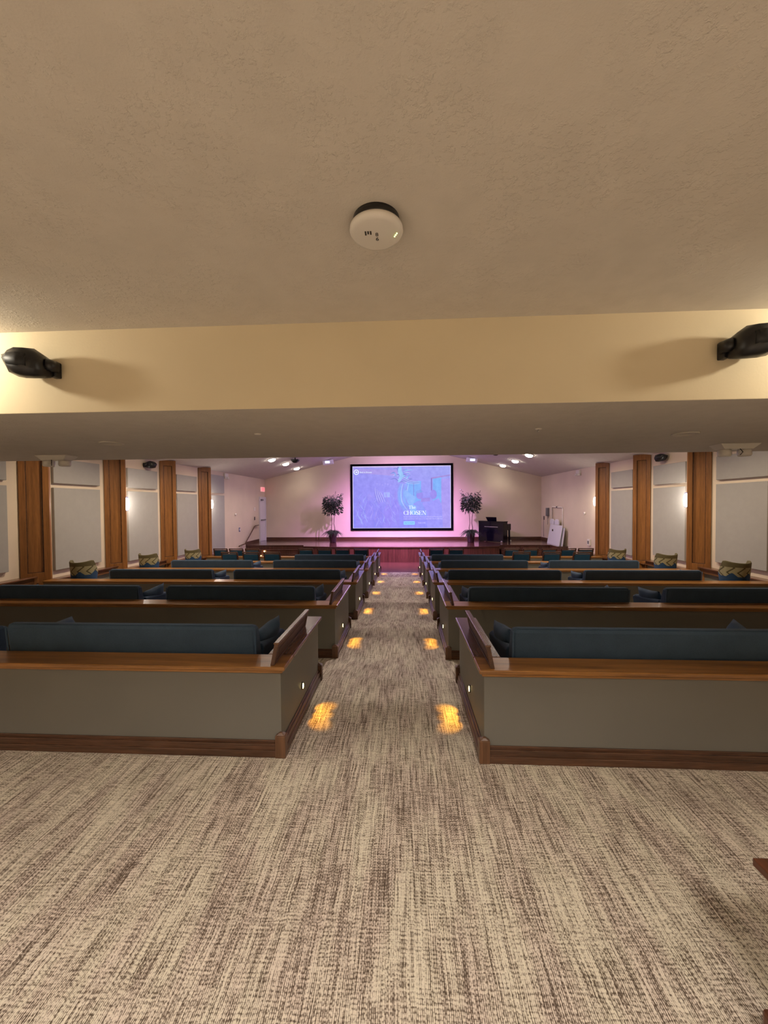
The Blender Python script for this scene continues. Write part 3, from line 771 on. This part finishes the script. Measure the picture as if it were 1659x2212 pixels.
tx, tz = scr(.572, .690)
serif('The', tx, tz, .15, M['txt'], 'title_lettering', g)
tx, tz = scr(.520, .826); text_mesh('caption_text', 'He Commanded, On the Feast of Booths, the Followers and Pharisees at the', .074, M['txt_lv'], g, (tx, YT + .002, tz), (PI / 2, 0, 0), sx=.74)
tx, tz = scr(.520, .857); text_mesh('caption_text', 'prophet come forward within and in or to a place where what the differences', .074, M['txt_lv'], g, (tx, YT + .002, tz), (PI / 2, 0, 0), sx=.74)
tx, tz = scr(.075, .105); text_mesh('caption_text', 'Back to Browse', .092, M['txt'], g, (tx, YT + .002, tz), (PI / 2, 0, 0), sx=.9)
tx, tz = scr(.665, .925); text_mesh('caption_text', 'Trailer (1:00)', .08, M['txt_lv'], g, (tx, YT + .002, tz), (PI / 2, 0, 0), sx=.8)
(x0, z1), (x1, z0) = scr(.520, .890), scr(.634, .945)
bt = box('button', x0, x1, YT, YT + .004, z0, z1, M['txt_cy'], g)
text_mesh('button_text', 'WATCH NOW', .075, M['txt_dk'], bt, ((x0 + x1) / 2, YT - .002, (z0 + z1) / 2 - .025), (PI / 2, 0, 0), align='CENTER', sx=.85)
cx, cz = scr(.038, .092)
b = MB()
for i in range(32):
    a, c = 2 * PI * i / 32, 2 * PI * (i + 1) / 32
    b.prism([(cx + r * math.cos(t_), cz + r * math.sin(t_)) for r, t_ in ((.115, a), (.115, c), (.085, c), (.085, a))], YT, YT + .004, 'y')
b.prism([(cx - .05, cz), (cx + .005, cz + .045), (cx + .005, cz + .018), (cx + .05, cz + .018), (cx + .05, cz - .018), (cx + .005, cz - .018), (cx + .005, cz - .045)], YT, YT + .004, 'y')
b.build('back_icon', M['txt'], g)

# ------------------------------------------------------------------ potted trees
def plant(x, y, label, seed, hh=0):
    R = random.Random(seed)
    g = thing('potted_tree', label, 'potted plant', (x, y, SZ), 0, 'potted ficus trees on the stage')
    b = MB(); b.lathe([(.125, 0), (.135, .02), (.180, .40), (.194, .41), (.194, .44), (.172, .44)], 26); b.build('pot', M['pot'], g)
    b = MB(); b.lathe([(.001, .40), (.155, .40), (.155, .42), (.001, .425)], 20); b.build('soil', M['soil'], g)
    for tx in (-.05, .06):
        b = MB(); b.tube([(tx, 0, .40), (tx * 1.3, .01, .60), (tx * .7, -.01, .80), (tx, .0, 1.05), (tx * 1.8, .0, 1.40), (tx * 2.5, .02, 1.7)], [.016, .015, .013, .012, .010, .005], 8); b.build('trunk', M['trunk'], g)
    def leaf(b, p, d, L, w):
        d = d.normalized(); side = d.cross(Vector((R.uniform(-1, 1), R.uniform(-1, 1), R.uniform(.2, 1)))).normalized()
        m1 = p + d * L * .45 + Vector((0, 0, -.02 * L / .1)); t_ = p + d * L + Vector((0, 0, -.05 * L / .1))
        v = [b.bm.verts.new(q) for q in (p, m1 + side * w, t_, m1 - side * w)]
        b.bm.faces.new((v[0], v[1], v[2])); b.bm.faces.new((v[0], v[2], v[3]))
    b = MB()
    for i in range(1500):
        # two-lobed boxy crown
        lx = R.choice((-1, 1))
        u, v, w = R.gauss(0, 1), R.gauss(0, 1), R.gauss(0, 1); q = math.sqrt(u * u + v * v + w * w); r = R.random() ** .4
        c = Vector((lx * .14, 0, R.choice((1.42, 1.62, 1.80 + .02 * lx)) + hh))
        p = c + Vector((u / q * r * .25, v / q * r * .28, w / q * r * .22))
        leaf(b, p, Vector((u + lx * .2, v, w * .4 - .1)), R.uniform(.07, .12), R.uniform(.014, .022))
    for i in range(22):
        a = R.uniform(0, 2 * PI); zz = R.uniform(1.25, 2.05) + hh
        st = Vector((.30 * math.cos(a), .26 * math.sin(a), zz)); d = Vector((math.cos(a), math.sin(a), R.uniform(-.2, .6) if zz < 1.85 else 1.0))
        for j in range(8): leaf(b, st + d * .016 * j, d + Vector((R.uniform(-.8, .8), R.uniform(-.8, .8), R.uniform(-.6, .3))), .085, .015)
    b.build('foliage', M['leaf'], g)
    b = MB()
    for i in range(120):
        a = R.uniform(0, 2 * PI); el = R.uniform(.35, 1.3); L = R.uniform(.30, .48); p = Vector((.05 * math.cos(a), .05 * math.sin(a), .42)); d = Vector((math.cos(a) * math.cos(el), math.sin(a) * math.cos(el), math.sin(el)))
        prev = None; sd = Vector((-math.sin(a), math.cos(a), 0))
        for j in range(6):
            t_ = j / 5; q = p + d * L * t_ + Vector((math.cos(a), math.sin(a), 0)) * L * .35 * t_ * t_ - Vector((0, 0, 1)) * (L * 1.0 * t_ ** 2.2)
            w = .019 * math.sin(PI * (.18 + .80 * t_)); cur = (b.bm.verts.new(q + sd * w), b.bm.verts.new(q - sd * w))
            if prev: b.bm.faces.new((prev[0], prev[1], cur[1], cur[0]))
            prev = cur
    b.build('grass_leaves', M['grass'], g)
plant(-2.87, 16.2, 'potted ficus tree with grassy underplanting on the stage, left of screen', 5)
plant(2.93, 16.2, 'potted ficus tree with grassy underplanting on the stage, between screen and piano', 9, .06)

# ------------------------------------------------------------------ piano
ang = -math.radians(47)
g = thing('upright_piano', 'black upright digital piano seen from behind at the right of the stage', 'piano', (3.36, 16.75, SZ), ang)
W = 1.2
box('back_panel', 0, W, 0, .05, .03, .80, M['piano'], g, .006)
box('side_panel', 0, .04, .05, .32, 0, .84, M['piano'], g, .005); box('side_panel', W - .04, W, .05, .32, 0, .84, M['piano'], g, .005)
box('lid', -.01, W + .01, -.01, .34, .84, .87, M['piano'], g, .006); box('back_rail', 0, W, .0, .05, .80, .84, M['piano'], g)
box('chrome_strip', .30, .95, -.006, .002, .62, .645, M['steel'], g)
box('key_bed', .02, W - .02, .32, .56, .55, .62, M['piano'], g, .01); box('cheek', 0, .04, .32, .58, .50, .76, M['piano'], g, .01); box('cheek', W - .04, W, .32, .58, .50, .76, M['piano'], g, .01)
for x in (.02, W - .07): box('leg', x, x + .05, .48, .56, 0, .55, M['piano'], g, .008)
b = MB(); b.hexa([(.38, .10, .87), (.82, .10, .87), (.82, .12, .87), (.38, .12, .87), (.34, .02, 1.04), (.86, .02, 1.04), (.86, .04, 1.04), (.34, .04, 1.04)]); b.build('music_stand', M['piano'], g, .006)
for x, y in ((W - .05, -.03), (W - .04, .60)):
    b = MB(); b.lathe([(.001, 0), (.03, .006), (.042, .04), (.03, .072), (.001, .08)], 14, (x, y)); b.build('caster', M['steel'], g)

# ------------------------------------------------------------------ door, exit sign, handrail, wall fittings
g = bpy.data.objects.new('door_1', None); COL.objects.link(g); g.location = (-WX, 16.92, SZ); g['kind'] = 'structure'
box('door_leaf', .0, .035, -.30, .30, 0, 1.90, M['door'], g, .004)
b = MB(); b.box(0, .06, -.37, -.30, 0, 1.97).box(0, .06, .30, .37, 0, 1.97).box(0, .06, -.30, .30, 1.90, 1.97); b.build('door_frame', M['door'], g, .004)
o = box('panic_bar', .05, .09, -.28, .26, .92, .97, M['gray'], g, .008)
box('door_closer', .04, .10, -.27, -.05, 1.80, 1.87, M['gray'], g, .006)
g = thing('exit_sign', 'red lit EXIT sign on the wall above the white door', 'sign', (-WX, 16.98, 2.20))
box('housing', 0, .05, -.20, .20, 0, .20, M['exit_face'], g, .006)
text_mesh('exit_lettering', 'EXIT', .19, M['exit_red'], g, (.052, .0, .035), (PI / 2, 0, PI / 2), .003, 'CENTER', .85)
g = thing('handrail', 'wooden wall handrail sloping up towards the white stage door', 'handrail', (-WX, 15.3, 0))
b = MB(); b.tube([(.08, -1.0, .03), (.08, -.95, .045), (.08, -.45, .07), (.08, .52, .69), (.08, .62, .715), (.08, 1.0, .735)], .022, 10); b.build('rail', M['chair_wood'], g)
for y, z in ((-.7, .05), (.1, .40), (.8, .72)):
    b = MB(); b.tube([(0, y, z - .08), (.05, y, z - .07), (.08, y, z - .01)], .008, 8); b.build('bracket', M['steel'], g)
def plate(name, label, cat, s, y, z, w, h, m, d=.015, knob=None):
    g = thing(name, label, cat, (s * WX, y, z)); box('plate', 0, -s * d, -w / 2, w / 2, -h / 2, h / 2, m, g, .004)
    if knob: box('insert', -s * d, -s * (d + .008), -w / 4, w / 4, -h / 4, h / 4, knob, g, .002)
    return g
M['ivory'] = plain('ivory', (.85, .80, .72), .4); M['dkplate'] = plain('dark_plate', (.05, .03, .03), .4); M['blueplate'] = plain('blue_plate', (.10, .11, .22), .4)
for s, y in ((-1, 14.18), (1, 13.19)):
    g = thing('thermostat', 'small round white sensor on the %s wall beside the stage' % ('left' if s < 0 else 'right'), 'wall sensor', (s * WX, y, 1.25))
    b = MB(); b.lathe([(.001, 0), (.045, 0), (.045, .03), (.03, .045), (.001, .05)], 18); o = b.build('cover', M['ivory'], g); o.rotation_euler = (0, -s * PI / 2, 0)
    b = MB(); b.lathe([(.001, .05), (.012, .05), (.010, .056), (.001, .058)], 10); o = b.build('button', M['gray'], g); o.rotation_euler = (0, -s * PI / 2, 0)
plate('control_plate', 'dark blue control plate low on the left wall before the handrail', 'wall plate', -1, 14.53, .655, .11, .16, M['blueplate'], knob=M['white2'])
plate('switch_plate', 'white light switch plate left of the stage door', 'light switch', -1, 16.06, 1.43, .12, .14, M['ivory'], knob=M['white'])
plate('dark_plate', 'small dark plate on the wall below the white light switch', 'wall plate', -1, 16.06, 1.03, .09, .14, M['dkplate'], knob=M['gray'])
plate('power_box', 'white cabled power box low on the right wall near the chairs', 'power box', 1, 12.86, .31, .17, .20, M['white'], .05, knob=M['gray'])
g = thing('hanging_cable', 'thin dark cord hanging from a small plate right of the stage corner', 'cord', (WX, 16.95, .9))
box('plate', 0, -.02, -.05, .05, -.02, .14, M['dkplate'], g, .004); b = MB(); b.tube([(-.02, 0, 0), (-.025, -.01, -.3), (-.02, .0, -.75)], .007, 6); b.build('cord', M['gray'], g)
g = thing('grey_wall_box', 'grey box hanging on the right wall above the white boards', 'wall box', (WX, 16.44, 1.06))
box('case', 0, -.09, -.10, .10, 0, .34, M['gray'], g, .01); b = MB(); b.tube([(-.04, 0, 0), (-.04, .01, -.2), (-.03, .03, -.36)], .006, 6); b.build('cable', M['gray'], g)
# leaning white boards
def lean_board(name, label, cat, y0, y1, h, xb, xt, m, th=.03, z0=SZ):
    g = thing(name, label, cat, (xb, (y0 + y1) / 2, z0)); L = (y1 - y0) / 2; t_ = th
    b = MB(); b.hexa([(-t_, -L, 0), (0, -L, 0), (0, L, 0), (-t_, L, 0), (xt - xb - t_, -L, h), (xt - xb, -L, h), (xt - xb, L, h), (xt - xb - t_, L, h)]); b.build('board', m, g, .006)
    return g
q = lean_board('white_board', 'large white board leaning on the right wall, outermost of the stack', 'board', 14.62, 15.80, .76, 5.93, 6.06, M['white2'])
box('handle', -.045, -.018, -.03, .03, .52, .60, M['dkplate'], q)
lean_board('white_board', 'white board leaning behind the larger one, its right edge showing', 'board', 14.54, 15.70, .68, 6.02, 6.11, M['white2'])
g = thing('pipe_frame', 'white pipe frame standing up behind the leaning white boards', 'frame', (6.165, 15.42, SZ))
b = MB(); b.tube([(.0, -.48, 0), (0, -.48, 1.40), (0, -.44, 1.44), (0, .50, 1.46), (0, .54, 1.42), (0, .54, 0)], .02, 8); b.build('pipe', M['ivory'], g)
b = MB(); b.box(-.03, .03, .0, .08, 1.42, 1.48); b.build('clamp', M['black'], g)
g = thing('folded_stool', 'pair of rounded white plastic seats resting above the leaning boards', 'folded seats', (6.10, 15.36, SZ + .765))
for yy in (-.32, .16):
    b = MB(); b.prism([(yy, 0), (yy + .40, 0), (yy + .40, .14), (yy + .30, .21), (yy + .10, .21), (yy, .14)], -.045, .0, 'x'); b.build('stool_seat', M['white2'], g, .01)
g = thing('floor_stand', 'white slanted prop at the foot of the leaning boards', 'stand', (6.0, 14.05, LOW))
b = MB(); b.tube([(0, -.25, .0), (.10, .10, .58)], .022, 8); b.tube([(.12, -.25, .0), (.10, .10, .58)], .018, 8); b.build('legs', M['white2'], g); box('foot', -.08, .16, -.30, -.20, 0, .05, M['white2'], g, .006)

# ------------------------------------------------------------------ speakers, emergency lights
def make_speaker(name, label, loc, rz, group, yaw=0, sc=1):
    g = thing(name, label, 'speaker', loc, rz, group); g.scale = (sc,) * 3
    # local frame: x across, y outwards from the wall (body in front of it), z up. body spans x -.17..+.17
    b = MB(); secs = []
    for x, yf, zt, zb in ((-.178, .15, .034, .026), (-.15, .165, .055, -.030), (-.10, .185, .078, -.078), (-.03, .20, .092, -.090), (.04, .20, .088, -.091), (.085, .17, .060, -.086), (.112, .13, .018, -.072)):
        ym = yf * .55
        zm = (zt + zb) / 2 + .012; secs.append([(x, yf, zm), (x, yf * .93, zt * .7 + zm * .3), (x, ym, zt), (x, .045, zt * .8 + zm * .2), (x, .04, zb * .8 + zm * .2), (x, ym, zb), (x, yf * .88, zb * .9 + zm * .1), (x, yf * .97, zb * .5 + zm * .5)])
    b.loft(secs); b.build('cabinet', M['black'], g, .0)
    b = MB(); b.loft([[(x, y + .004, zt), (x, y + .012, (zt + zb) / 2), (x, y + .004, zb)] + [(x, y - .004, zb), (x, y - .004, zt)] for x, y, zt, zb in ((-.14, .165, .030, .0), (-.08, .190, .036, -.03), (0, .199, .036, -.04), (.06, .185, .030, -.04))]); b.build('grille', M['black_grille'], g)
    b = MB(); b.tube([(.10, .08, .0), (.125, .06, -.002), (.140, .03, -.004)], [.040, .036, .034], 14); b.build('mount_knob', M['black'], g)
    b = MB().box(.085, .135, .0, .05, -.065, .035); b.build('bracket', M['black'], g, .008)
    return g
make_speaker('wall_speaker', 'black wedge-shaped speaker on the beam at upper left', (-2.165, BY0, 2.482), PI, 'speakers on the beam')
q = bpy.data.objects['wall_speaker']; q.rotation_euler = (0, 0, 0); q.location = (-2.135, BY0, 2.478); q.scale = (.79, -1, 1)
make_speaker('wall_speaker', 'black wedge-shaped speaker on the beam at upper right', (2.125, BY0, 2.492), 0, 'speakers on the beam')
q = bpy.data.objects['wall_speaker.001']; q.location = (2.09, BY0, 2.49); q.scale = (-.79, -1, 1)
q = make_speaker('wall_speaker', 'small black speaker high on the left wall above the panels', (-WX, 9.22, 2.615), 0, 'speakers high on the side walls'); q.rotation_euler = (0, 0, -PI / 2)
q = make_speaker('wall_speaker', 'small black speaker high on the right wall above the panels', (WX, 9.28, 2.635), 0, 'speakers high on the side walls'); q.rotation_euler = (0, 0, PI / 2)
for x, y, lb in ((-3.85, 14.05, 'left'), (3.35, 13.6, 'right')):
    g = thing('ceiling_speaker', 'dark speaker hanging from the %s ceiling slope, mostly hidden by the beam' % lb, 'speaker', (x, y, gz(x)), 0, 'dark speakers hanging over the front')
    box('bracket', -.02, .02, -.02, .02, -.08, .01, M['black'], g); b = MB(); b.loft([[(-w, -d, z), (w, -d, z), (w, d, z), (-w, d, z)] for w, d, z in ((.14, .10, -.06), (.13, .10, -.12), (.05, .05, -.19))]); b.build('cabinet', M['black'], g, .01)
for x, lb in ((-3.1, 'left'), (3.03, 'right')):
    g = thing('stage_spotlight', 'white rectangular stage light fixture on the %s ceiling slope near the screen' % lb, 'stage light', (x, 16.4, gz(x)), 0, 'white stage lights')
    b = MB(); b.box(-.22, .22, -.10, .12, -.20, -.02); o = b.build('housing', M['white2'], g, .015); o.rotation_euler = (0, math.copysign(.15, x), 0)
    box('lens', -.10, .10, -.104, -.10, -.15, -.06, M['proj_lens'], g); box('mount', -.04, .04, -.04, .04, -.04, .02, M['steel'], g)
for s, y in ((-1, 13.4), (1, 13.62)):
    g = thing('emergency_light', 'white twin-head emergency light high on the %s wall near the stage' % ('left' if s < 0 else 'right'), 'emergency light', (s * WX, y, 2.60), 0, 'twin-head emergency lights')
    box('body', 0, -s * .07, -.13, .13, 0, .13, M['white'], g, .012)
    for yy in (-.10, .10):
        b = MB(); b.lathe([(.001, -.05), (.05, -.05), (.055, -.03), (.03, .02), (.001, .03)], 16, (-s * .06, 0)); o = b.build('lamp_head', M['white'], g); o.location = (0, yy, -.01)
for s, x, y in ((-1, -3.97, 4.38), (1, 3.605, 4.22)):
    g = thing('exit_light', 'white two-headed emergency fixture hanging under the beam on the %s' % ('left' if s < 0 else 'right'), 'emergency light', (x, y, BZ), 0, 'emergency fixtures under the beam')
    b = MB(); b.hexa([(-.14, -.06, -.055), (.14, -.06, -.055), (.14, .06, -.055), (-.14, .06, -.055), (-.20, -.09, 0), (.20, -.09, 0), (.20, .09, 0), (-.20, .09, 0)]); b.build('canopy', M['white'], g, .006)
    for q, xx in enumerate((-.10, .10)):
        b = MB(); b.lathe([(.001, -.125), (.052, -.125), (.062, -.105), (.058, -.06), (.03, -.05)], 18, (xx, -.0)); b.build('lamp_head', M['white'], g)
    b = MB(); b.tube([(.0, -.07, -.055), (.015, -.085, -.09), (.0, -.07, -.12)], .004, 6); b.build('cable', M['ink'], g)
for x, y, lb in ((-2.63, 3.54, 'left'), (2.62, 3.52, 'right')):
    g = thing('flush_speaker', 'faint flush round speaker grille in the underside of the beam, %s' % lb, 'ceiling speaker', (x, y, BZ), 0, 'flush round grilles in the beam underside')
    b = MB(); b.lathe([(.001, -.003), (.085, -.003), (.09, -.010), (.10, -.008), (.104, 0)], 32); b.build('grille', M['ceil'], g)
for x, y, lb in ((-1.074, 3.19, 'left'), (1.236, 3.17, 'right')):
    g = thing('sprinkler_head', 'tiny concealed sprinkler cap in the underside of the beam, %s' % lb, 'sprinkler', (x, y, BZ), 0, 'sprinkler caps in the beam underside')
    b = MB(); b.lathe([(.001, -.010), (.022, -.010), (.026, -.006), (.028, 0)], 20); b.build('cap', M['white'], g)
    if x > 0: b = MB(); b.lathe([(.001, -.028), (.008, -.028), (.010, -.020), (.005, -.01)], 12); b.build('deflector', M['steel'], g)

# wireless access point on the near ceiling
g = thing('access_point', 'round white wireless access point on the near ceiling with three green lights', 'access point', (.048, 1.535, CZ)); g.scale = (1.01, 1.01, 1)
b = MB(); b.lathe([(.001, -.060), (.085, -.060), (.098, -.055), (.104, -.046), (.103, -.036), (.092, -.031)], 48); b.build('dome', M['white'], g)
b = MB(); b.lathe([(.001, -.031), (.094, -.032), (.090, .0), (.001, .0)], 40); b.build('base', M['black'], g)
box('cable_clip', -.018, .018, .06, .125, -.030, 0, M['black'], g)
t_ = text_mesh('marking', '8\n6', .026, M['ink'], g, (.002, .004, -.0605), (PI, 0, 0), .0004, 'CENTER')
b = MB()
for i, hgt in enumerate((.022, .016, .019)): b.box(-.044 + i * .010, -.038 + i * .010, -.024, -.024 + hgt, -.0608, -.0595)
b.build('logo_mark', M['ink'], g)
for i in range(3):
    b = MB(); b.lathe([(.0003, -.0625), (.0022, -.0615), (.0024, -.059)], 10, (.080 - i * .0045, -.006 + i * .0085)); b.build('status_light', M['led'], g)

# ------------------------------------------------------------------ side table, lower right
g = thing('pedestal_table', 'dark wooden pedestal table top cut off at the lower right edge', 'table', (1.56, .92, 0))
box('table_top', -.34, .34, -.31, .305, .475, .50, M['table_wood'], g, .003)
box('apron', -.26, .26, -.24, .235, .42, .475, M['table_wood'], g, .004)
box('column', -.05, .05, -.05, .05, .10, .42, M['table_wood'], g, .006)
box('base', -.36, .36, -.36, .25, .0, .10, M['table_wood'], g, .012)

# ------------------------------------------------------------------ camera
yaw, pitch, roll = 0.0517730961, 0.0203300867, -0.00685845332
cy, sy, cp, sp = math.cos(yaw), math.sin(yaw), math.cos(pitch), math.sin(pitch)
f = Vector((-sy * cp, cy * cp, -sp)); r = Vector((cy, sy, 0)); u = r.cross(f)
cr, sr = math.cos(roll), math.sin(roll)
r2 = r * cr + u * sr; u2 = -r * sr + u * cr
cd = bpy.data.cameras.new('camera'); cd.sensor_fit = 'HORIZONTAL'; cd.sensor_width = 36; cd.lens = 831 / 1659 * 36; cd.clip_start = .05
co = bpy.data.objects.new('camera', cd); COL.objects.link(co)
mt = Matrix((r2, u2, -f)).transposed().to_4x4(); mt.translation = Vector((.15, 0, 1.6)); co.matrix_world = mt
SC.camera = co

w = bpy.data.worlds.new('world'); SC.world = w; w.use_nodes = True
w.node_tree.nodes['Background'].inputs[0].default_value = (.02, .018, .015, 1)
vs = SC.view_settings; vs.view_transform = 'Standard'; vs.look = 'None'; vs.gamma = 1; vs.use_curve_mapping = False; vs.exposure = 0.0
